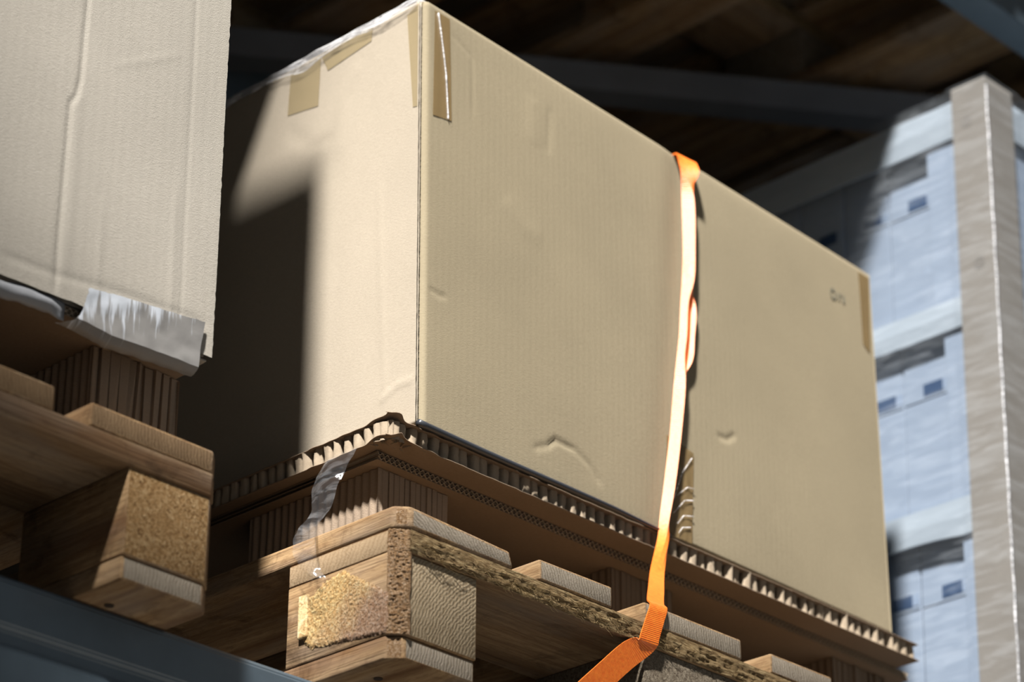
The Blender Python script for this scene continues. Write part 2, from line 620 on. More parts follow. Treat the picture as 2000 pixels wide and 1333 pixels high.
beam(0.098, 0.0, -1.02, 1.90, 'blue grey steel rack beam under the fronts of the pallets, bottom left of picture')
beam(1.05, 0.0, -1.02, 1.90, 'blue grey steel rack beam behind, under the rear ends of the pallets', True)
beam(0.098, 1.41, -1.02, 1.90, 'blue grey steel rack beam overhead, crossing the top right corner')
beam(1.05, 1.41, -1.02, 1.90, 'dark steel rack beam overhead at the back of the rack', True)
for x0 in (-1.12, 1.908):
    for y0 in (0.085, 1.04):
        t = empty('rack_upright', (x0, y0, -2.65), 'perforated steel rack upright at the %s %s of the bay' % ('front' if y0 < .5 else 'rear', 'left' if x0 < 0 else 'right'), 'rack upright', 'uprights of the pallet rack')
        from_bm('post', prism([(x0, y0), (x0 + 0.092, y0), (x0 + 0.092, y0 + 0.07), (x0 + 0.078, y0 + 0.07), (x0 + 0.078, y0 + 0.006), (x0 + 0.014, y0 + 0.006), (x0 + 0.014, y0 + 0.07), (x0, y0 + 0.07)], -2.64, 2.6), 'steel', t)
        from_bm('foot_plate', bx(x0 - 0.02, x0 + 0.112, y0 - 0.02, y0 + 0.09, -2.65, -2.64, 0.002), 'steel', t)
# diagonal brace seen between the box tops
bm = bmesh.new()
p0, p1 = Vector((0.555, 1.042, 1.335)), Vector((1.765, 0.155, 1.335))
d = (p1 - p0).normalized()
sdv = Vector((-d.y, d.x, 0))
prof = [(-.022, -.016), (.022, -.016), (.022, -.012), (-.017, -.012), (-.017, .030), (-.022, .030)]
a = [bm.verts.new(p0 + sdv * q + Vector((0, 0, w))) for q, w in prof]
b = [bm.verts.new(p1 + sdv * q + Vector((0, 0, w))) for q, w in prof]
bm.faces.new(a); bm.faces.new(b[::-1])
for i in range(len(prof)):
    bm.faces.new((a[i], b[i], b[(i + 1) % 6], a[(i + 1) % 6]))
tag(from_bm('rack_brace', bm, 'dark_steel'), 'grey angle iron brace running diagonally under the dark upper level', 'brace')


# ------------------------------------------------------------------ pallets
BOARDS = [(0, .145), (.1795, .2795), (.3275, .4725), (.518, .618), (.655, .8)]
CH = 0.012


def chamfer_rect(x0, x1, y0, y1, corners):
    p = []
    for (cx, cy, key) in ((x0, y0, 'a'), (x1, y0, 'b'), (x1, y1, 'c'), (x0, y1, 'd')):
        sx = 1 if cx == x0 else -1
        sy = 1 if cy == y0 else -1
        if key in corners:
            v1, v2 = (cx + sx * CH, cy), (cx, cy + sy * CH)
            p += [v2, v1] if key in 'ac' else [v1, v2]
        else:
            p.append((cx, cy))
    return p


def pallet(loc, label, block_mats=('wood_y', 'end_block', 'chipped'), centre_mat='stony', fine=True, chip_blocks=False):
    t = empty('wooden_pallet', loc, label, 'pallet', 'wooden pallets')
    X, Y, Z = loc

    def slot_y(n, c):
        if abs(n.y) > 0.95: return 1
        if abs(n.x) < 0.9 and abs(n.z) < 0.5: return 2
        return 0

    def slot_x(n, c):
        if abs(n.x) > 0.95: return 1
        if abs(n.y) < 0.9 and abs(n.z) < 0.5: return 2
        if abs(n.y) > 0.95: return 3
        return 0

    def at(bm):
        bmesh.ops.translate(bm, verts=bm.verts, vec=Vector(loc))
        return bm

    for i, (a, b) in enumerate(BOARDS):
        cs = {0: 'ad', 4: 'bc'}.get(i, '')
        poly = chamfer_rect(a, b, random.uniform(-.0015, .0015), 1.2, cs)
        bm = prism(poly, .122, .144 - random.uniform(0, .0006), 0.0022 if i else 0.0035, slot_y, 0.0006, 3)
        if i == 0:
            for v in bm.verts:                       # worn upper edge of the outer board
                if v.co.x > .12 and v.co.z > .136:
                    v.co.z -= .0045
                    v.co.x -= .0035
        from_bm('deck_board', at(bm), ['wood_y', 'end_shaded' if chip_blocks else 'end_y', 'chipped'], t, True)
    for k, y0 in enumerate((0, .5275, 1.055)):
        cs = {0: 'ab', 2: 'cd'}.get(k, '')
        poly = chamfer_rect(0, .8, y0 + (.001 if k == 0 else 0), y0 + .145, cs)
        bm = prism(poly, .1002, .1218, 0.0015, slot_x, 0)
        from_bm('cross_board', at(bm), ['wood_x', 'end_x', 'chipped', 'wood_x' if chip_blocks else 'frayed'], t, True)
    bxs = [(0, .1), (.3275, .4725), (.7, .8)]
    for k, y0 in enumerate((0, .5275, 1.055)):
        for j, (a, b) in enumerate(bxs):
            cs = ''
            if j == 0: cs = {0: 'a', 2: 'd'}.get(k, '')
            if j == 2: cs = {0: 'b', 2: 'c'}.get(k, '')
            poly = chamfer_rect(a, b, y0 + (.003 if k == 0 else 0), y0 + .145, cs)
            bm = prism(poly, .0222, .0998, 0.0012, slot_y, 0.0004)
            mats = list(block_mats)
            if j == 1: mats = [centre_mat, centre_mat, 'chipped']
            if chip_blocks: mats = ['wood_y', 'chip', 'chipped']
            from_bm('block', at(bm), mats, t, True)
    for j, (a, b) in enumerate(((0, .1), (.3275, .4725), (.7, .8))):
        cs = {0: 'ad', 2: 'bc'}.get(j, '')
        bm = prism(chamfer_rect(a, b, .0045, 1.2, cs), 0, .022, 0.0025, slot_y, 0.0004, 3)
        bb = from_bm('bottom_board', at(bm), ['wood_y', 'end_y', 'chipped'], t, True)
        for (nx, ny) in ((a + .03, .055), (b - .03, .075)):
            bm = bmesh.new()
            bmesh.ops.create_cone(bm, cap_ends=True, segments=10, radius1=.0042, radius2=.0042, depth=.0012,
                                  matrix=Matrix.Translation((nx, ny, -.0004)))
            n_ = from_bm('nail', bm, 'nail', None)
            n_.parent = bb
    return t


main_pallet = pallet((0, 0, 0), 'weathered wooden pallet under the large strapped box, with orange strap around its edge')
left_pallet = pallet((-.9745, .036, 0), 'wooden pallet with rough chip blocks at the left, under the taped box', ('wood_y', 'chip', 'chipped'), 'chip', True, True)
blue_pallet = copy_tree(main_pallet)
blue_pallet.location = (1.045, .03, 0)
tag(blue_pallet, 'wooden pallet under the stack of pale blue cartons at the right')
for x, y, s in ((-.98, .06, 'above the taped box at the left'), (.0, .06, 'above the large strapped box'), (1.0, .006, 'above the stack of pale blue cartons')):
    u = copy_tree(main_pallet)
    u.location = (x, y, 1.41)
    tag(u, 'dark wooden pallet overhead on the upper rack level, ' + s)
    t = empty('stored_carton', (x + .4, y + .6, 1.554), 'dark brown carton on the overhead pallet ' + s, 'box', 'cartons on the upper level')
    from_bm('body', bx(x + .012, x + .79, y + .02, y + 1.18, 1.5585, 2.25, 0.004), 'load', t)
    from_bm('bottom_flap', bx(x + .014, x + .399, y + .022, y + 1.178, 1.5545, 1.5583), 'load', t)
    from_bm('bottom_flap', bx(x + .401, x + .788, y + .022, y + 1.178, 1.5545, 1.5583), 'load', t)

# frayed front edge of the main pallet's front cross board
NX, NZ = 520, 13
vs_, fc = [], []
for i in range(NX):
    for j in range(NZ):
        x = lerp(.013, .787, i / (NX - 1))
        z = lerp(.1004, .1216, j / (NZ - 1))
        edge = min(1, j / 2, (NZ - 1 - j) / 2)
        n = noise.noise(Vector((x * 45, z * 520, 1.3))) * .0022 + noise.noise(Vector((x * 160, z * 900, 5))) * .0011
        vs_.append((x, .0004 - edge * max(-.0006, n + .0008), z + .0007 * noise.noise(Vector((x * 30, j * .9, 9)))))
fr = mk('frayed_edge', vs_, grid_faces(NX, NZ), 'frayed', main_pallet, True)
# loose splinters along that edge
bm = bmesh.new()
for k in range(190):
    x = random.uniform(.015, .36) if k < 150 else random.uniform(.36, .75)
    z = random.uniform(.0985, .1155)
    L = random.uniform(.006, .022)
    a = random.uniform(-.45, .30)
    p = []
    for s in range(5):
        q = s / 4
        p.append((x + L * q * math.cos(a), -.0012 - .0035 * math.sin(q * 3.1) * random.uniform(.3, 1), z + L * q * math.sin(a) + .002 * math.sin(q * 3) * random.uniform(-1, 1)))
    add_tube(bm, p, random.uniform(.0002, .00045), 3, .00012)
tag(from_bm('splinters', bm, 'straw', main_pallet), kind='stuff')

# torn, fibrous corner of the cross board and block
NA, NZ = 22, 150
vs_ = []
for i in range(NA):
    q = i / (NA - 1)
    for j in range(NZ):
        z = lerp(.0226, .1216, j / (NZ - 1))
        edge = min(1, i / 3, (NA - 1 - i) / 3)
        wob = .0025 * noise.noise(Vector((0, z * 60, 3)))
        px, py = lerp(-.0006, CH + .004 + wob, q), lerp(CH + .003 + wob, .0012, q)
        n = noise.noise(Vector((q * 9, z * 420, 1))) * .0016 + noise.noise(Vector((q * 25, z * 900, 7))) * .0012
        out = .0010 + edge * max(-.0006, n + .0012)
        if i == 0 or i == NA - 1: out = -.0008
        vs_.append((px - out * .7, py - out * .7, z))
mk('torn_corner', vs_, grid_faces(NA, NZ), 'chipped', main_pallet, True)['label'] = 'orange torn wood fibres at the corner'

# golden splintered patch on the left side of the corner block
outline = [(.0715, .0985), (.0221, .068), (.012, .060), (.012, .0245), (.0205, .0235), (.1131, .0335), (.1274, .0494), (.1226, .0875), (.1123, .0847), (.0978, .0931)]


def inside(y, z, poly):
    c = False
    n = len(poly)
    for i in range(n):
        (y1, z1), (y2, z2) = poly[i], poly[i - 1]
        if (z1 > z) != (z2 > z) and y < (y2 - y1) * (z - z1) / (z2 - z1) + y1:
            c = not c
    return c


def edge_d(y, z, poly):
    return min(seg_dist(y, z, *poly[i - 1], *poly[i])[0] for i in range(len(poly)))


NY, NZ = 110, 76
vs_, keep = [], []
for i in range(NY):
    for j in range(NZ):
        y = lerp(.010, .132, i / (NY - 1))
        z = lerp(.0232, .0995, j / (NZ - 1))
        ins = inside(y, z, outline)
        d = edge_d(y, z, outline) * (1 if ins else -1) + .0022 * noise.noise(Vector((y * 300, z * 300, 2)))
        h = max(0.0, min(1, d / .003))
        n = noise.noise(Vector((y * 420, z * 420, 0))) * .0010 + noise.noise(Vector((y * 900, z * 900, 4))) * .0006
        vs_.append((-.0002 - h * (.0016 + n), y, z))
        keep.append(d > -.0002)
fcs = [f for f in grid_faces(NY, NZ, 0, True) if all(keep[v] for v in f)]
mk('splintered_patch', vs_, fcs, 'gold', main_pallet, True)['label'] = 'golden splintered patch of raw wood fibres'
bm = bx(-.0042, -.0004, .1145, .1265, .0455, .0865, .0012)
from_bm('bark_strip', bm, 'raw_sliver', main_pallet)['label'] = 'bright raw wood sliver'


# ------------------------------------------------------------------ laminated cardboard feet
def foot(x0, x1, y0, y1, z0, z1, n, label, gap=0.0006, rag=0.0015, mat='foot'):
    t = empty('cardboard_spacer', ((x0 + x1) / 2, y0, z0), label, 'spacer block', 'laminated cardboard feet')
    w = (x1 - x0) / n
    for i in range(n):
        a = x0 + i * w
        g = random.uniform(.2, 1) * gap
        yo = random.uniform(0, rag)
        if i == 0:
            # outer sheet with vertical flutes showing through on its side
            vs_, N = [], int((y1 - y0) / .0018)
            for k in range(N + 1):
                y = lerp(y0 + yo, y1, k / N)
                for j in range(7):
                    z = lerp(z0 + .0004, z1 - .0004, j / 6)
                    r = .0011 * math.sin(2 * math.pi * y / .0105 + 1.2 * noise.noise(Vector((y * 18, z * 14, 3)))) + .0006 * noise.noise(Vector((y * 50, z * 20, 1)))
                    vs_.append((a + .0012 + r, y, z))
            m = len(vs_)
            fc = grid_faces(N + 1, 7, 0, True)
            vs_ += [(a + w - g, v[1], v[2]) for v in vs_[:m]]
            fc += grid_faces(N + 1, 7, m)
            for j in range(6):
                fc.append((j, j + 1, m + j + 1, m + j))
            mk('board_layer', vs_, fc, mat, t, True)
        else:
            bm = bx(a, a + w - g, y0 + yo, y1, z0 + .0004, z1 - .0004, .0005)
            for v in bm.verts:
                v.co.x += random.uniform(-.2, .2) * gap
                v.co.y += random.uniform(-.6, .6) * rag if v.co.y < (y0 + y1) / 2 else 0
            from_bm('board_layer', bm, mat, t)
    return t


foot(.108, .203, .144, .330, .144, .258, 13, 'laminated brown cardboard foot standing on the near corner of the strapped pallet')
foot(.448, .545, .150, .330, .144, .258, 12, 'laminated cardboard foot in shadow behind the orange strap', mat='foot_shaded')
foot(.815, .912, .146, .330, .144, .258, 10, 'ragged laminated cardboard foot at the far right end of the strapped pallet', .002, .004, 'foot_shaded')
foot(-.2595, -.1605, .118, .300, .144, .2465, 10, 'coarse laminated cardboard foot with open gaps under the duct-taped box', .0026, .004)
foot(-.640, -.545, .118, .300, .144, .2465, 10, 'laminated cardboard foot in the dark at the far left under the taped box', .0026, .004)
for yy in (.55, .95):
    for xx in (.108, .448, .815):
        foot(xx, xx + .095, yy, yy + .18, .144, .258, 6, 'dark cardboard foot deep under the large box, %s row, %s' % ({.55: 'middle', .95: 'rear'}[yy], {.108: 'left', .448: 'centre', .815: 'right'}[xx]), mat='foot_shaded')
    for xx in (-.2595, -.640):
        foot(xx, xx + .095, yy, yy + .18, .144, .2465, 6, 'dark cardboard foot deep under the taped box, %s row, %s' % ({.55: 'middle', .95: 'rear'}[yy], {-.2595: 'right', -.640: 'left'}[xx]), mat='foot_shaded')


# ------------------------------------------------------------------ double wall corrugated sheets
def corrugated(x0, x1, y0, y1, z0, z1, label, pitch=.0068):
    t = empty('corrugated_sheet', ((x0 + x1) / 2, (y0 + y1) / 2, z0), label, 'cardboard sheet', 'corrugated sheets')
    th = .0007
    zm = (z0 + z1) / 2
    for a, b in ((z0, z0 + th), (zm - th / 2, zm + th / 2), (z1 - th, z1)):
        from_bm('liner', bx(x0, x1, y0 + random.uniform(0, .0008), y1, a, b), 'brown_board', t)
    for (a, b, ph) in ((z0 + th, zm - th / 2, 0), (zm + th / 2, z1 - th, 1.9)):
        n = int((x1 - x0) / pitch * 8)
        vs_ = []
        for i in range(n + 1):
            x = lerp(x0 + .0005, x1 - .0005, i / n)
            s = math.sin(2 * math.pi * x / pitch + ph)
            s = max(-1, min(1, s * 1.15))
            zc = (a + b) / 2 + s * ((b - a) / 2 - .0004)
            for y in (y0 - .0002, y0 + .05):
                vs_ += [(x, y, zc - .0005), (x, y, zc + .0005)]
        fc = []
        for i in range(n):
            p, q = i * 4, i * 4 + 4
            fc += [(p, q, q + 1, p + 1), (p, p + 2, q + 2, q), (p + 1, q + 1, q + 3, p + 3), (p + 2, p + 3, q + 3, q + 2)]
        mk('fluted_medium', vs_, fc, 'paper', t)
    return t


corrugated(.0955, .938, .1325, 1.19, .2582, .2672, 'double wall corrugated sheet with zigzag edge under the honeycomb board')
corrugated(-.905, -.165, .094, 1.15, .2468, .2555, 'corrugated sheet edge under the duct-taped box at the left')


# ------------------------------------------------------------------ honeycomb board
SX0, SX1, SY0, SY1, SZ0, SZ1 = .080, .916, .100, 1.19, .2675, .2885
hc = empty('honeycomb_board', ((SX0 + SX1) / 2, (SY0 + SY1) / 2, SZ0), 'honeycomb paperboard panel with torn open cells beneath the large box', 'board')


def corner_fac(x, y):
    d = math.hypot((x - SX0) * .75, (y - SY0))
    return math.exp(-(d / .028) ** 2)


def liner(z, top):
    xs = [SX0 + .003 * i for i in range(30)] + [lerp(SX0 + .09, SX1, (i + 1) / 90) for i in range(90)]
    ys = [SY0 + .003 * i for i in range(40)] + [lerp(SY0 + .12, SY1, (i + 1) / 50) for i in range(50)]
    vs_ = []
    for sgn in (0, 1):
        for x in xs:
            for y in ys:
                zz = z + (.0007 if sgn else 0)
                yy, xx = y, x
                cf = corner_fac(x, y)
                if top:
                    zz += -.0012 * min(1, (x - SX0) / .3)
                    if x < .1145 or y < .096:
                        zz += .0030 * cf * (1 + .8 * math.sin(x * 130 + y * 90))
                else:
                    zz += cf * (.0045 + .0030 * math.sin(x * 190 - y * 170)) + .0002 * noise.noise(Vector((x * 40, y * 40, 0)))
                if y == ys[0]: yy += .0016 * noise.noise(Vector((x * 70, 3, 1))) + .003 * cf * math.sin(x * 260)
                if x == xs[0]: xx += .0016 * noise.noise(Vector((y * 70, 8, 1))) + .003 * cf * math.sin(y * 240)
                vs_.append((xx, yy, zz))
    n, m = len(xs), len(ys)
    fc = grid_faces(n, m, 0, True) + grid_faces(n, m, n * m)
    for i in range(n - 1):
        fc.append((i * m, (i + 1) * m, n * m + (i + 1) * m, n * m + i * m))
    for j in range(m - 1):
        fc.append((j, n * m + j, n * m + j + 1, j + 1))
    return mk('top_liner' if top else 'bottom_liner', vs_, fc, 'brown_board', hc, True)


liner(SZ1 - .0007, True)
liner(SZ0, False)
H = SZ1 - SZ0 - .0016
cell_meshes = []
for k in range(9):
    # one cut cell: an outward panel with two wings folding inwards
    w = random.uniform(.0066, .0092)
    d = random.uniform(.010, .014)
    lean = random.uniform(-.0016, .0016)
    pts = [(-w / 2 - .0022, d), (-w / 2 - .0008, d * .35), (-w / 2, .0006), (-w / 6, 0), (w / 6, 0.0004), (w / 2, .0006), (w / 2 + .0010, d * .4), (w / 2 + .0026, d)]
    nz = 6
    vs_ = []
    for (px, py) in pts:
        for j in range(nz):
            q = j / (nz - 1)
            curl = math.sin(q * math.pi) * random.uniform(-.0006, .0006)
            tear = 0
            if k % 3 == 0 and py < .004:
                tear = -.0022 * (1 - q) * (1 if px > 0 else .2)
            vs_.append((px + lean * q + (random.uniform(-.0005, .0005)), py - tear + curl + random.uniform(-.0003, .0003), q * H))
    me = bpy.data.meshes.new('cell_wall')
    me.from_pydata(vs_, [], grid_faces(len(pts), nz))
    me.materials.append(M['paper'])
    for p in me.polygons: p.use_smooth = True
    cell_meshes.append(me)


def cell(x, y, rz, sc=1.0):
    o = bpy.data.objects.new('cell_wall', random.choice(cell_meshes))
    COL.objects.link(o)
    o.parent = hc
    o.location = Vector((x, y, SZ0 + .0008)) - hc.location
    o.rotation_euler = (0, 0, rz)
    o.scale = (sc * random.choice((1, -1)), random.uniform(.8, 1.1), 1)
    return o


x = SX0 + .020
i = 0
while x < SX1 - .006:
    far = x > .50
    cell(x, SY0 + random.uniform(.0012, .0032) + (random.uniform(0, .002) if far else .0022), random.uniform(-.18, .18) if not far else random.uniform(-.75, -.1))
    x += random.uniform(.0128, .0152)
    i += 1
y = SY0 + .020
while y < .62:
    cell(SX0 + random.uniform(.0012, .003), y, -math.pi / 2 + random.uniform(-.2, .2) + (random.uniform(.1, .5) if y < .25 else 0))
    y += random.uniform(.0128, .0150)
# crushed walls at the corner
for (dx, dy, rz, sc) in ((.010, .0045, -.5, 1.2), (.0045, .012, -1.2, 1.0), (.006, .006, -.9, .8)):
    cell(SX0 + dx, SY0 + dy, rz, sc)
# the core deeper inside
bm = bmesh.new()
for row in range(3):
    off = .018 + row * .014
    x = SX0 + off + .004 * row
    while x < SX1 - .02:
        q = [bm.verts.new((x + a, SY0 + off + b, z)) for a, b, z in ((0, 0, SZ0 + .001), (.008, .002, SZ0 + .001), (.008, .002, SZ1 - .0008), (0, 0, SZ1 - .0008))]
        bm.faces.new(q)
        x += .0125
    y = SY0 + off
    while y < 1.15:
        q = [bm.verts.new((SX0 + off + b, y + a, z)) for a, b, z in ((0, 0, SZ0 + .001), (.008, .002, SZ0 + .001), (.008, .002, SZ1 - .0008), (0, 0, SZ1 - .0008))]
        bm.faces.new(q)
        y += .0125
tag(from_bm('inner_core', bm, 'paper', hc), kind='stuff')

# ------------------------------------------------------------------ dark film edge between box and honeycomb
bm = bmesh.new()
pts = []
for i in range(40):
    q = i / 39
    x = lerp(.112, .485, q)
    pts.append((x, .0948 + .0012 * math.sin(q * 7) + .004 * max(0, q - .75) * 4, .2893 + .0008 * math.sin(q * 5 + 1)))
add_tube(bm, pts, .0038, 8, .0022)
o = from_bm('plastic_film_roll', bm, 'dark_film', None, True)
tag(o, 'thin rolled dark grey plastic film edge squeezed out below the large box', 'plastic film')

# ------------------------------------------------------------------ the large strapped box
FB, RB = Vector((.1194, .0968, .2905)), Vector((.8748, .1062, .2905))
FT, RT = Vector((.1135, .0968, .7709)), Vector((.8732, .1062, .7478))
box = empty('cardboard_box', ((FB.x + RB.x) / 2, .65, .2905), 'large kraft cardboard box with orange strap, shadow falling on its left side', 'cardboard box')
FRONT_CREASES = [
    ([(.2742, .3184), (.2967, .3287), (.3081, .3393), (.3371, .3377), (.3601, .3281), (.3780, .3110)], -.0009, .0030),
    ([(.2967, .3287), (.3081, .3393), (.3371, .3377)], -.0009, .0018),
    ([(.1247, .4425), (.1368, .4389), (.1496, .4409)], -.0009, .0022),
    ([(.5671, .4325), (.5844, .4334), (.5997, .4447)], -.0012, .0030),
    ([(.3031, .7321), (.3005, .7024), (.2972, .6694)], -.0005, .0050),
    ([(.2760, .7321), (.2760, .7024), (.2750, .6694)], .0004, .010),
    ([(.149, .7535), (.1818, .7374), (.1850, .66)], -.0005, .002),
    ([(.2300, .5900), (.2600, .5650), (.2900, .5630)], .0004, .012),
]
R0 = .006
us = [0]
upts = []
for k in range(7):
    a = k / 6 * math.pi / 2
    upts.append(('arc', a))
NXF = 250
for k in range(1, NXF + 1):
    upts.append(('lin', k / NXF))
NVF = 150
vpts = [('lin', k / NVF) for k in range(NVF + 1)] + [('arc', a / 4 * math.pi / 2) for a in range(1, 5)]
RT_ = .003
vs_ = []
for ku, u in upts:
    for kv, v in vpts:
        vv = v if kv == 'lin' else 1.0
        L0 = FB.lerp(FT, vv)
        Rr = RB.lerp(RT, vv)
        ex = (Rr - L0).normalized()
        nrm = Vector((ex.y, -ex.x, 0)).normalized()
        if ku == 'arc':
            c = L0 + ex * R0 - nrm * R0
            p = c - ex * R0 * math.cos(u) + nrm * R0 * math.sin(u)
            h = 0
            hn = nrm
        else:
            p = (L0 + ex * R0).lerp(Rr, u)
            # bulge, strap pinch, creases, waviness
            edge = math.sin(math.pi * min(1, vv)) ** .6 * math.sin(math.pi * u) ** .7
            h = .0035 * edge
            h -= .0030 * math.exp(-((p.x - (.467 + .056 * vv)) / .022) ** 2) * (.4 + .6 * vv ** 2)
            h += creases(p.x, p.z, FRONT_CREASES)
            h += .0011 * noise.noise(Vector((p.x * 7, p.z * 6, 2.2))) * edge
            hn = nrm
        p = p + hn * h
        if kv == 'arc':
            p = p - nrm * RT_ * (1 - math.cos(v)) + Vector((0, 0, RT_ * math.sin(v) - 0))
        else:
            p = p - Vector((0, 0, RT_ * vv))
        vs_.append(tuple(p))
nu, nv = len(upts), len(vpts)
fc = grid_faces(nu, nv)
base = len(vs_)
# remaining shell: left side, back, right side, top and bottom
YB = 1.17
ring_b = [vs_[i * nv] for i in (0, nu - 1)]
ring_t = [vs_[i * nv + nv - 1] for i in (0, nu - 1)]
vs_ += [(FB.x, YB, FB.z), (RB.x, YB, RB.z), (FT.x, YB, FT.z), (RT.x, YB, RT.z)]
LB, RBK, LTK, RTK = base, base + 1, base + 2, base + 3
fc.append(tuple([LB] + list(range(0, nv)) + [LTK])[::-1])
fc.append(tuple([RBK] + list(range((nu - 1) * nv, nu * nv)) + [RTK]))
fc.append((LB, LTK, RTK, RBK))
fc.append(tuple([i * nv + nv - 1 for i in range(nu)] + [RTK, LTK]))
fc.append(tuple([i * nv for i in range(nu)] + [RBK, LB])[::-1])
mk('body', vs_, fc, 'kraft', box, True)

# left side panel: a glued sheet with its raw corrugated edge at the corner
TH = .0068
LEFT_CREASES = [
    ([(.1514, .3284), (.1232, .3401), (.1010, .3390)], .0009, .0028),
    ([(.1545, .5945), (.1480, .45), (.1404, .3193)], .0004, .004),
    ([(.30, .70), (.26, .66), (.22, .655)], -.0006, .008),
    ([(.185, .735), (.21, .70), (.215, .62)], .0007, .010),
]


def side_x(z):
    return lerp(FB.x, FT.x, (z - FB.z) / (FT.z - FB.z))


def panel_bow(y, z):
    e = max(0.0, math.sin(math.pi * min(1, max(0, (z - .2908) / (.7705 - .2908))))) ** .7
    d = max(0.0, y - .100)
    return .0028 * e * min(1, d / .1) + creases(y, z, LEFT_CREASES) + .0010 * noise.noise(Vector((y * 8, z * 7, 6))) * min(1, d / .03)


NYP, NZP = 150, 120
Y0P, Y1P = .1000, YB
ZB, ZT = .2908, .7705
for name, off, fine in (('side_panel', TH, True), ('panel_middle_liner', TH * .52, False)):
    vs_ = []
    ny = NYP if fine else 12
    nz = NZP if fine else 60
    for sgn in (0, 1):
        for i in range(ny):
            q = (i / (ny - 1)) ** 1.7
            y = lerp(Y0P, Y1P, q)
            for j in range(nz):
                z = lerp(ZB, ZT, j / (nz - 1))
                xx = side_x(z) - off + (.0008 if sgn else 0)
                if fine:
                    xx -= panel_bow(y, z)
                yy = y
                if i == 0:
                    yy += .0005 * noise.noise(Vector((z * 120, off * 900, 0))) + (.0007 if not fine else 0)
                vs_.append((xx, yy, z))
    N = ny * nz
    fc = grid_faces(ny, nz, 0, True) + grid_faces(ny, nz, N)
    fc += [(j, N + j, N + j + 1, j + 1) for j in range(nz - 1)]
    fc += [(i * nz, (i + 1) * nz, N + (i + 1) * nz, N + i * nz) for i in range(ny - 1)]
    fc += [(i * nz + nz - 1, N + i * nz + nz - 1, N + (i + 1) * nz + nz - 1, (i + 1) * nz + nz - 1) for i in range(ny - 1)]
    mk(name, vs_, fc, 'kraft_side', box, True)
# fluting seen end on along the raw edge, pinched between the liners
for off in (TH * .27, TH * .76):
    vs_ = []
    n = 420
    for i in range(n + 1):
        z = lerp(ZB + .001, ZT - .001, i / n)
        s = math.sin(2 * math.pi * z / .0065 + off * 400) * .00105
        for y in (Y0P + .0016, Y0P + .02):
            vs_.append((side_x(z) - off + s, y, z))
    fc = [(2 * i, 2 * i + 2, 2 * i + 3, 2 * i + 1) for i in range(n)]
    mk('panel_fluting', vs_, fc, 'flute', box)


def front_point(x, z, out=.0):
    t = (z - FB.z) / (FT.z - FB.z)
    a, b = FB.lerp(FT, t), RB.lerp(RT, t)
    u = max(0, min(1, (x - a.x) / (b.x - a.x)))
    edge = math.sin(math.pi * min(1, max(0, t))) ** .6 * math.sin(math.pi * u) ** .7
    h = .0035 * edge - .0030 * math.exp(-((x - (.467 + .056 * t)) / .022) ** 2) * (.4 + .6 * t ** 2)
    h += creases(x, z, FRONT_CREASES) + .0011 * noise.noise(Vector((x * 7, z * 6, 2.2))) * edge
    return Vector((x, lerp(a.y, b.y, u) - h - out, z))


def front_sheet(name, quad, mat, out=.0006, n=14, m=14, wob=.0003, parent=None):
    (a, b, c, d) = [Vector((p[0], 0, p[1])) for p in quad]
    vs_ = []
    for sgn in (0, 1):
        for i in range(n):
            for j in range(m):
                p = a.lerp(b, i / (n - 1)).lerp(d.lerp(c, i / (n - 1)), j / (m - 1))
                w = wob * noise.noise(Vector((p.x * 120, p.z * 60, 4)))
                q = front_point(p.x, p.z, out + w - (.0003 if sgn else 0))
                vs_.append(tuple(q))
    N = n * m
    fc = grid_faces(n, m, 0) + grid_faces(n, m, N, True)
    return mk(name, vs_, fc, mat, parent or box, True)


front_sheet('packing_tape', [(.1262, .7660), (.1480, .7660), (.1520, .6440), (.1255, .6400)], 'tape_tan', .0006)['label'] = 'tan packing tape over the top corner'
front_sheet('packing_tape', [(.8500, .7450), (.8712, .7440), (.8640, .6400), (.8510, .6480)], 'tape_tan', .0006)['label'] = 'brown packing tape at the far edge'
front_sheet('packing_tape', [(.4818, .4037), (.5247, .3954), (.5210, .2912), (.4783, .2912)], 'tape_tan', .0012, 20, 20, .0010)['label'] = 'crinkled tan packing tape behind the strap'
# light wrinkle lines on the tapes
bm = bmesh.new()
add_tube(bm, [front_point(.1300, .7640, .0016), front_point(.1355, .7345, .0018), front_point(.1420, .6955, .0018), front_point(.1462, .6440, .0016)], .0009, 6, .0007)
from_bm('tape_fold', bm, 'film_white', box, True)['label'] = 'shiny raised fold in the corner tape'
for (pts_) in ([(.5200, .3880), (.5040, .3660), (.4890, .3290)], [(.5230, .3540), (.5120, .3520), (.4960, .3380)], [(.5220, .3400), (.5080, .3360), (.4900, .3160)], [(.5220, .3220), (.5060, .3180), (.4960, .3060)], [(.5170, .3080), (.5040, .3040), (.4980, .2960)]):
    bm = bmesh.new()
    add_tube(bm, [front_point(p[0], p[1], .0024) for p in pts_], .0005, 5, .0003)
    from_bm('tape_wrinkle', bm, 'film_white', box, True)
# small printed mark near the far upper corner
bm = bmesh.new()
for k in range(16):
    a0, a1 = 2 * math.pi * k / 16, 2 * math.pi * (k + 1) / 16
    q = [front_point(.7955 + r * math.cos(a), .6935 + r * 1.25 * math.sin(a), .0006) for r, a in ((.0035, a0), (.0062, a0), (.0062, a1), (.0035, a1))]
    bm.faces.new([bm.verts.new(v) for v in q])
for (a, b, c, d) in ((.8040, .8060, .6890, .6990), (.8075, .8125, .6965, .6990), (.8075, .8095, .6890, .6965), (.8140, .8185, .6890, .6990)):
    bm.faces.new([bm.verts.new(front_point(*p, .0006)) for p in ((a, c), (b, c), (b, d), (a, d))])
from_bm('printed_mark', bm, 'ink', box)['label'] = 'small faded grey printed mark'


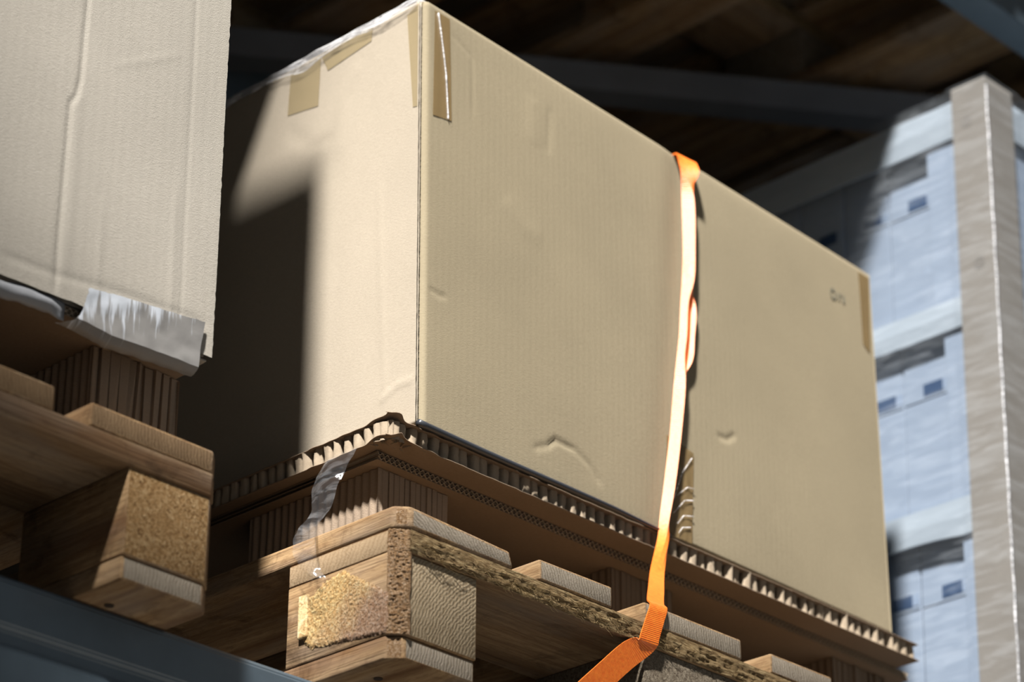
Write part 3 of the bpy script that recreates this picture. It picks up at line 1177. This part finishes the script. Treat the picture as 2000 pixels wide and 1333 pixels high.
def left_sheet(name, quad, mat, out=.0004, n=16, m=14, wob=.0002):
    (a, b, c, d) = [Vector((0, p[0], p[1])) for p in quad]
    vs_ = []
    for sgn in (0, 1):
        for i in range(n):
            for j in range(m):
                p = a.lerp(b, i / (n - 1)).lerp(d.lerp(c, i / (n - 1)), j / (m - 1))
                w = wob * (noise.noise(Vector((p.y * 90, p.z * 60, 4))) + 1)
                x = side_x(p.z) - TH - panel_bow(p.y, p.z) - out - w + (.0002 if sgn else 0)
                vs_.append((x, p.y, p.z))
    N = n * m
    return mk(name, vs_, grid_faces(n, m, 0, True) + grid_faces(n, m, N), mat, box, True)


left_sheet('packing_tape', [(.2946, .7690), (.2474, .7690), (.2481, .7054), (.2963, .7129)], 'tape_clear')['label'] = 'yellowish tape patch below the top edge'
left_sheet('packing_tape', [(.1170, .7600), (.1010, .7670), (.1010, .6443), (.1070, .6456)], 'tape_clear')['label'] = 'yellowish tape strip along the corner'
left_sheet('packing_tape', [(.2480, .7690), (.1680, .7690), (.1700, .7520), (.2357, .7440)], 'tape_clear', .0005)['label'] = 'brownish tape along the top edge'

# bunched film along the top left edge of the box
NB, MB_ = 170, 12
vs_ = []
for i in range(NB):
    q = i / (NB - 1)
    y = lerp(.100, .62, q)
    dep = .0095 + .006 * noise.noise(Vector((y * 16, 0, 7))) + .010 * math.exp(-((y - .27) / .025) ** 2)
    for j in range(MB_):
        v = j / (MB_ - 1)
        z = .7735 - v * max(.004, dep)
        r = .0018 * noise.noise(Vector((y * 22, v * 5 + y * 12, 3))) + .0009 * noise.noise(Vector((y * 50, v * 9, 8)))
        vs_.append((side_x(z) - TH - .0045 - r, y, z))
for i in range(NB):
    y = vs_[i * MB_][1]
    vs_.append((FT.x + .03, y, .7745))
fc = grid_faces(NB, MB_, 0, True)
for i in range(NB - 1):
    fc.append((i * MB_, (i + 1) * MB_, NB * MB_ + i + 1, NB * MB_ + i))
o = mk('stretch_film', vs_, fc, 'film_white', None, True)
tag(o, 'bunched clear stretch film along the upper left edge of the large box', 'stretch film')


# ------------------------------------------------------------------ orange strap
def catmull(keys, per=10):
    out = []
    n = len(keys)
    for i in range(n - 1):
        p0, p1, p2, p3 = keys[max(i - 1, 0)], keys[i], keys[i + 1], keys[min(i + 2, n - 1)]
        for s in range(per):
            t = s / per
            out.append([0.5 * (2 * b + (c - a) * t + (2 * a - 5 * b + 4 * c - d) * t * t + (3 * b - a - 3 * c + d) * t ** 3)
                        for a, b, c, d in zip(p0, p1, p2, p3)])
    out.append(list(keys[-1]))
    return out


def ring_flat(c, w, wid=.026):
    w = Vector(w).normalized() * wid
    c = Vector(c)
    return [c - w / 2, c - w / 6, c + w / 6, c + w / 2]


def ring_fold(start, segs):
    p = Vector(start)
    r = [p.copy()]
    for s in segs:
        p = p + Vector((s[0], s[1], 0))
        r.append(p.copy())
    return r


def fr_(x, z, out):
    return front_point(x, z, out)


rings = []
for y in (1.17, .9, .6, .35, .2, .13):
    rings.append(ring_flat((.524, y, .7612), (1, 0, 0)))
rings.append(ring_flat((.5235, .1035, .7612), (1, 0, 0)))
rings.append(ring_flat((.5230, .0965, .7585), (1, -.15, -.05)))
rings.append(ring_flat((.5228, .0930, .750), (1, -.45, -.05), .0235))
rings.append(ring_flat((.5225, .0905, .735), (.75, -.66, -.02), .0200))
# folded lengthwise, the bright flange turned to the left
for z, x, l1 in ((.705, .5190, .0135), (.640, .5170, .0130), (.600, .5130, .0128)):
    s = fr_(x, z, .0022)
    rings.append(ring_fold((s.x, s.y, z), [(.62 * l1, -.78 * l1), (.0003, .0009), (-.0035, .0048)]))
for z, x in ((.570, .5085), (.530, .5040), (.500, .4990)):
    s = fr_(x, z, .0026)
    rings.append(ring_fold((s.x, s.y, z), [(.0050, -.0064), (.0105, .0046), (.0032, -.0042)]))
for z, x, l1 in ((.465, .4935, .0120), (.405, .4855, .0118), (.345, .4755, .0116), (.305, .4685, .0100)):
    s = fr_(x, z, .0022)
    rings.append(ring_fold((s.x, s.y, z), [(.62 * l1, -.78 * l1), (.0004, .0009), (-.0030, .0044)]))
rings.append(ring_fold((.4590, .0945, .279), [(.0075, -.0050), (.0040, .0004), (.0010, .0016)]))
rings.append(ring_fold((.4353, .0795, .249), [(.0080, -.0016), (.0065, .0000), (.0030, .0012)]))
rings.append(ring_flat((.4165, .0600, .216), (1, 0, .05), .021))
rings.append(ring_flat((.3800, .0305, .180), (1, 0, .05), .0232))
rings.append(ring_flat((.3530, .0085, .1525), (1, 0, .06), .0245))
rings.append(ring_flat((.3440, -.0030, .1420), (1, 0, .06), .0250))
rings.append(ring_flat((.3360, -.0050, .1260), (1, 0, .06), .0255))
rings.append(ring_flat((.3280, -.0050, .1065), (1, 0, .04), .0262))
rings.append(ring_flat((.3260, -.0045, .1000), (1, 0, .02), .0265))
rings.append(ring_flat((.3200, -.0020, .0955), (.90, .05, -.36), .0265))
rings.append(ring_flat((.3000, .0010, .0800), (.64, .10, -.66), .0265))
rings.append(ring_flat((.2650, .0030, .0480), (.64, .10, -.66), .0265))
rings.append(ring_flat((.2250, .0060, .0110), (.64, .10, -.66), .026))
rings.append(ring_flat((.1850, .0090, -.0260), (.64, .10, -.66), .026))
keys = [[c for p in r for c in p] for r in rings]
smp = catmull(keys, 8)
vs_, along, acc = [], [], 0
prev = None
for s in smp:
    mid = Vector(s[3:6])
    if prev is not None:
        acc += (mid - prev).length
    prev = mid
    for k in range(4):
        vs_.append(s[3 * k:3 * k + 3])
        along.append(acc)
strap = mk('ratchet_strap', vs_, grid_faces(len(smp), 4), 'webbing', None, False)
at_ = strap.data.attributes.new('along', 'FLOAT', 'POINT')
for i, v in enumerate(along):
    at_.data[i].value = v
sm = strap.modifiers.new('thickness', 'SOLIDIFY')
sm.thickness = .0013
sm.offset = 0
tag(strap, 'bright orange webbing strap pulled down over the large box and around the pallet', 'strap')

# ------------------------------------------------------------------ hanging loop of clear film
ek = [((.078, .1860, .2670), (.078, .1420, .2675)), ((.060, .1800, .2400), (.062, .1390, .2420)), ((.046, .1700, .2130), (.050, .1380, .2190)),
      ((.028, .1490, .1870), (.032, .1260, .1850)), ((.010, .1440, .1640), (.006, .1130, .1590)), ((-.006, .1350, .1420), (-.010, .0990, .1340)),
      ((-.014, .1230, .1220), (-.016, .0905, .1140)), ((-.018, .1050, .1010), (-.014, .0850, .0960)), ((-.014, .0900, .0850), (-.012, .0780, .0890)), ((-.008, .0840, .0810), (-.007, .0790, .0900))]
keys = [list(a) + list(b) for a, b in ek]
smp = catmull(keys, 9)
vs_ = []
W = 9
for i, s in enumerate(smp):
    a, b = Vector(s[:3]), Vector(s[3:])
    for j in range(W):
        p = a.lerp(b, j / (W - 1))
        fold = .006 * math.sin(math.pi * j / (W - 1)) * math.sin(i * .11 + .5)
        p.x += -fold + .0022 * noise.noise(Vector((i * .18, j * .7, 2)))
        p.z += .0012 * noise.noise(Vector((i * .25, j * .5, 8)))
        vs_.append(tuple(p))
o = mk('film_ribbon', vs_, grid_faces(len(smp), W), 'film', None, True)
tag(o, 'crumpled ribbon of clear plastic film dangling from the honeycomb board over the pallet corner', 'plastic film')

# ------------------------------------------------------------------ left box with duct tape
LX0, LX1, LZ0, LZ1 = -.925, -.1565, .2580, 1.04


def lfront_y(x):
    return .083 + (-.1565 - x) * .045


LC = [
    ([(-.3168, .6200), (-.3186, .4796), (-.3214, .4597), (-.3273, .4492), (-.3275, .3818), (-.3281, .3052), (-.3265, .2587)], -.0011, .0022),
    ([(-.3235, .4600), (-.3200, .46), (-.3180, .3818), (-.3200, .2587)], .0003, .004),
    ([(-.1975, .66), (-.1956, .5079), (-.1953, .3737), (-.1935, .2600)], -.0004, .0026),
    ([(-.2080, .42), (-.2060, .33), (-.2050, .26)], .0003, .004),
    ([(-.2862, .373), (-.2845, .2600)], .0003, .003),
    ([(-.3900, .2766), (-.3283, .2778), (-.256, .2857), (-.1564, .2901)], -.0005, .0045),
    ([(-.60, .2766), (-.3900, .2766)], -.0005, .0045),
    ([(-.2887, .504), (-.2051, .5545)], .00025, .0035),
]
lb = empty('cardboard_box', ((LX0 + LX1) / 2, .6, LZ0), 'pale cardboard box at the left with silver duct tape on its lower corner', 'cardboard box')
NU, NV = 300, 230
vs_ = []
for i in range(NU + 1):
    q = (i / NU)
    q = 1 - (1 - q) ** 1.35
    x = lerp(LX0, LX1, q)
    for j in range(NV + 1):
        z = lerp(LZ0, LZ1, (j / NV) ** 1.25)
        h = creases(x, z, LC) + .0020 * math.sin(math.pi * (x - LX0) / (LX1 - LX0)) + .0008 * noise.noise(Vector((x * 9, z * 8, 1)))
        zz = z
        if j == 0: zz += .0010 * noise.noise(Vector((x * 60, 0, 0)))
        xx = x + (.0009 * noise.noise(Vector((z * 160, 3, 1))) if i == NU else 0)
        vs_.append((xx, lfront_y(x) - h, zz))
nv = NV + 1
fc = grid_faces(NU + 1, nv)
mk('front_panel', vs_, fc, 'pale_kraft', lb, True)
bmm = bx(LX0, LX1 - .004, .1265, 1.14, LZ0 + .0012, LZ1, .002)
for v in bmm.verts:
    if v.co.y < .2:
        v.co.y = lfront_y(v.co.x) + .006
from_bm('body', bmm, 'pale_kraft', lb)
# raw edges of the front panel and the torn bottom corner flap
from_bm('bottom_flap', prism([(-.1850, .0900), (-.1575, .0890), (-.1500, .1700), (-.1700, .1750)], LZ0 - .0022, LZ0 - .0004, .0004), 'pale_kraft', lb)
# duct tape
top_e = [(-.2950, .2755), (-.2672, .2795), (-.2087, .2840), (-.1692, .2876)]
bot_e = [(-.2990, .2420), (-.2700, .2380), (-.2200, .2400), (-.1755, .2400)]
N1, N2 = 36, 16


def pl(pts, t):
    s = t * (len(pts) - 1)
    k = min(int(s), len(pts) - 2)
    f = s - k
    return (lerp(pts[k][0], pts[k + 1][0], f), lerp(pts[k][1], pts[k + 1][1], f))


dt = empty('tmp', (0, 0, 0), 'tmp', 'tmp')
vs_ = []
for sgn in (0, 1):
    for i in range(N1):
        t = i / (N1 - 1)
        a, b = pl(top_e, t), pl(bot_e, t)
        for j in range(N2):
            v = j / (N2 - 1)
            x, z = lerp(a[0], b[0], v), lerp(a[1], b[1], v)
            if i == 0: x -= .0035 * (v ** 3) * 2 + .0012 * noise.noise(Vector((v * 12, 0, 0)))
            if j == 0: z += .0009 * noise.noise(Vector((t * 18, 0, 3)))
            y = lfront_y(x) - .0045 - creases(x, z, LC) * .3 - .0012 * noise.noise(Vector((x * 70, z * 70, 0)))
            if z < LZ0: y -= .002 * ((LZ0 - z) / .018)
            vs_.append((x, y + (.0006 if sgn else 0), z))
N = N1 * N2
# the strip sags and folds back under the box
fcs = grid_faces(N1, N2, 0) + grid_faces(N1, N2, N, True)
b2 = len(vs_)
for i in range(N1):
    t = i / (N1 - 1)
    x0_, y0_, z0_ = vs_[i * N2 + N2 - 1]
    for j in range(6):
        v = j / 5
        sag = .0095 * math.sin(v * math.pi * .5) * (1 - .35 * t) * (1 - .6 * max(0, .25 - t) * 4 * .5)
        vs_.append((x0_ - (.016 * v if t < .12 else 0) * (1 - t / .12 if t < .12 else 0), y0_ + .010 * v, z0_ - sag + .0012 * noise.noise(Vector((t * 14, v * 3, 2)))))
fcs += grid_faces(N1, 6, b2)
COL.objects.unlink(dt)
bpy.data.objects.remove(dt)
o = mk('duct_tape', [Vector(v) - Vector((-.235, .08, .262)) for v in vs_], fcs, 'duct', None, True)
o.parent = lb
o.location = Vector((-.235, .08, .262)) - lb.location
o['label'] = 'silver grey duct tape with white smears'
# grey film bulging out below the left box
vs_ = []
for i in range(60):
    q = i / 59
    x = lerp(-.62, -.313, q)
    taper = min(1, (1 - q) / .05)
    for j in range(9):
        v = j / 8
        z = lerp(.2572, .2400, v) - .0015 * math.sin(x * 60)
        if j == 8: z += .002 * noise.noise(Vector((x * 90, 0, 0)))
        y = lfront_y(x) + .0035 - .0045 * math.sin(math.pi * v) * taper + .0012 * noise.noise(Vector((x * 60, v * 3, 4)))
        vs_.append((x, y, z))
o = mk('plastic_film_edge', vs_, grid_faces(60, 9), 'grey_film', None, True)
s2 = o.modifiers.new('thickness', 'SOLIDIFY')
s2.thickness = .0006
tag(o, 'grey plastic film edge bulging out under the left box, beside the duct tape', 'plastic film')

# ------------------------------------------------------------------ stack of pale blue cartons
def lean(z):
    return 1.0335 + .0423 * (z - .26)


def shear(bm):
    for v in bm.verts:
        v.co.x += lean(v.co.z) - 1.06
    return bm


LAYERS = [(.204, .5098, .1157, 'bottom'), (.5135, .7828, .1298, 'middle'), (.7865, 1.0708, .1441, 'top')]
CAPS = [(.4690, .5130), (.7450, .7860), (1.0195, 1.0740)]
POS = ['first', 'second', 'third', 'fourth', 'fifth', 'sixth', 'seventh', 'eighth', 'ninth', 'tenth']
PW = .0728
for li, (z0, z1, yb, nm) in enumerate(LAYERS):
    for k in range(10):
        y0 = .052 if k == 0 else yb + (k - 1) * PW
        y1 = yb + k * PW
        rec = -.0012 if k == 0 else random.uniform(.012, .017)
        t = empty('carton', (lean(z0) + .2, (y0 + y1) / 2, z0), 'pale blue carton, %s from the corner guard in the %s layer of the wrapped stack' % (POS[k], nm), 'carton', 'pale blue cartons in the wrapped stack')
        from_bm('body', shear(bx(1.062 + rec, 1.78, y0 + .0006, y1 - .0006, z0, z1 - .0005, .0012)), 'carton', t)
        if k:
            ly = y0 + .0085
            rim = CAPS[li][0]
            lz = rim - .070
            # a front flap reaching down over the upper part of each face
            from_bm('front_flap', shear(bx(1.062 + rec - .0012, 1.062 + rec - .0002, y0 + .002, y1 - .002, rim - .074, rim + .02, .0004)), 'carton', t)
            lab_ = from_bm('label', shear(bx(1.062 + rec - .0019, 1.062 + rec - .0013, ly + .004, ly + .033, lz, lz + .0165)), 'label', t)
            from_bm('label_text', shear(bx(1.062 + rec - .0018, 1.062 + rec - .0013, ly - .006, ly + .0035, lz + .001, lz + .0155)), 'label_pale', t)
for (z0, z1), nm in zip(CAPS, ('bottom', 'middle', 'top')):
    t = empty('layer_cap', (lean(z0) + .2, .45, z0), 'white cardboard cap with folded rim over the %s layer of pale blue cartons' % nm, 'carton cap', 'caps of the carton layers')
    bm = bmesh.new()
    n = 40
    rows = []
    for i in range(n + 1):
        y = lerp(.0485, .86, i / n)
        low = z0 + (.0060 * math.exp(-((y - .150) / .035) ** 2) * -0 + (.010 * math.exp(-((y - .105) / .03) ** 2) * -.6 if nm == 'bottom' else 0)) + .0015 * noise.noise(Vector((y * 20, z0 * 9, 0)))
        rows.append([bm.verts.new((1.0560 + dx, y, z)) for dx, z in ((0, low), (-.0015, (low + z1) / 2), (0, z1), (.004, z1), (.004, low))])
    for a, b in zip(rows, rows[1:]):
        for k in range(5):
            bm.faces.new((a[k], a[(k + 1) % 5], b[(k + 1) % 5], b[k]))
    bm.faces.new(rows[0]); bm.faces.new(rows[-1][::-1])
    from_bm('side_rim', shear(bm), 'cap', t)
    from_bm('front_rim', shear(bx(1.0605, 1.785, .0455, .0484, z0, z1, .0006)), 'cap', t)
    from_bm('lid', shear(bx(1.0605, 1.785, .0486, .86, z1 - .0025, z1 - .0001)), 'cap', t)
from_bm('base_board', bx(1.035, 1.77, .045, .86, .1445, .2035, .002), 'post').name = 'base_board'
tag(bpy.data.objects['base_board'], 'grey board base under the wrapped stack of pale blue cartons', 'board')
# corner guard
t = empty('corner_guard', (lean(.15), .045, .15), 'grey cardboard corner guard standing at the near edge of the wrapped stack', 'corner guard')
cg = [(1.0485, .0400), (1.1090, .0400), (1.1090, .0448), (1.0535, .0448), (1.0535, .0930), (1.0485, .0930)]
from_bm('profile', shear(prism(cg, .206, 1.0860, .0012)), 'post', t)
for (yy, zz) in ((.0705, 1.0290), (.0625, .8180)):
    bm = bmesh.new()
    for k in range(18):
        a0, a1 = 2 * math.pi * k / 18, 2 * math.pi * (k + 1) / 18
        bm.faces.new([bm.verts.new((1.0481, yy + r * math.cos(a), zz + r * math.sin(a))) for r, a in ((.0058, a0), (.0082, a0), (.0082, a1), (.0058, a1))])
    for (a, b) in ((-.0035, -.0010), (.0010, .0035)):
        bm.faces.new([bm.verts.new((1.0481, yy + p, zz + q)) for p, q in ((a, -.0035), (b, -.0035), (b + .0008, .0035), (a + .0008, .0035))])
    from_bm('stamp', shear(bm), 'ink_soft', t)
# wrapping film
NYF, NZF = 90, 130
vs_ = []
for i in range(NYF):
    y = lerp(.036, .86, (i / (NYF - 1)) ** 1.4)
    for j in range(NZF):
        z = lerp(.20, 1.088, j / (NZF - 1))
        base_ = 1.0462 if y < .10 else 1.0515
        r = .0016 * noise.noise(Vector((y * 7 + z * 4, z * 55 - y * 16, 2))) + .0008 * noise.noise(Vector((y * 30, z * 120, 5)))
        vs_.append((base_ + r + lean(z) - 1.06, y, z))
fcs = grid_faces(NYF, NZF, 0, True)
b0 = len(vs_)
for i in range(50):
    x = lerp(1.0462, 1.79, (i / 49) ** 1.5)
    for j in range(NZF):
        z = lerp(.20, 1.088, j / (NZF - 1))
        base_ = .0365 if x < 1.115 else .0400
        r = .0016 * noise.noise(Vector((x * 7 + z * 4, z * 55 - x * 16, 12))) + .0008 * noise.noise(Vector((x * 30, z * 120, 15)))
        vs_.append((x + lean(z) - 1.06, base_ + r, z))
fcs += grid_faces(50, NZF, b0)
o = mk('wrapping_film', vs_, fcs, 'film_stack', None, True)
bm = bmesh.new()
add_tube(bm, [(1.0466 + lean(z) - 1.06 + .0006 * math.sin(z * 90), .0372, z) for z in [lerp(.21, 1.07, i / 60) for i in range(61)]], .0013, 6)  # film ridge as whitened tube, the corner's highlight line put into its colour
fcr = from_bm('film_crease_glint', bm, 'film_white', None, True)
fcr.parent = o
tag(o, 'glossy transparent film wrapped around the stack of pale blue cartons', 'stretch film')
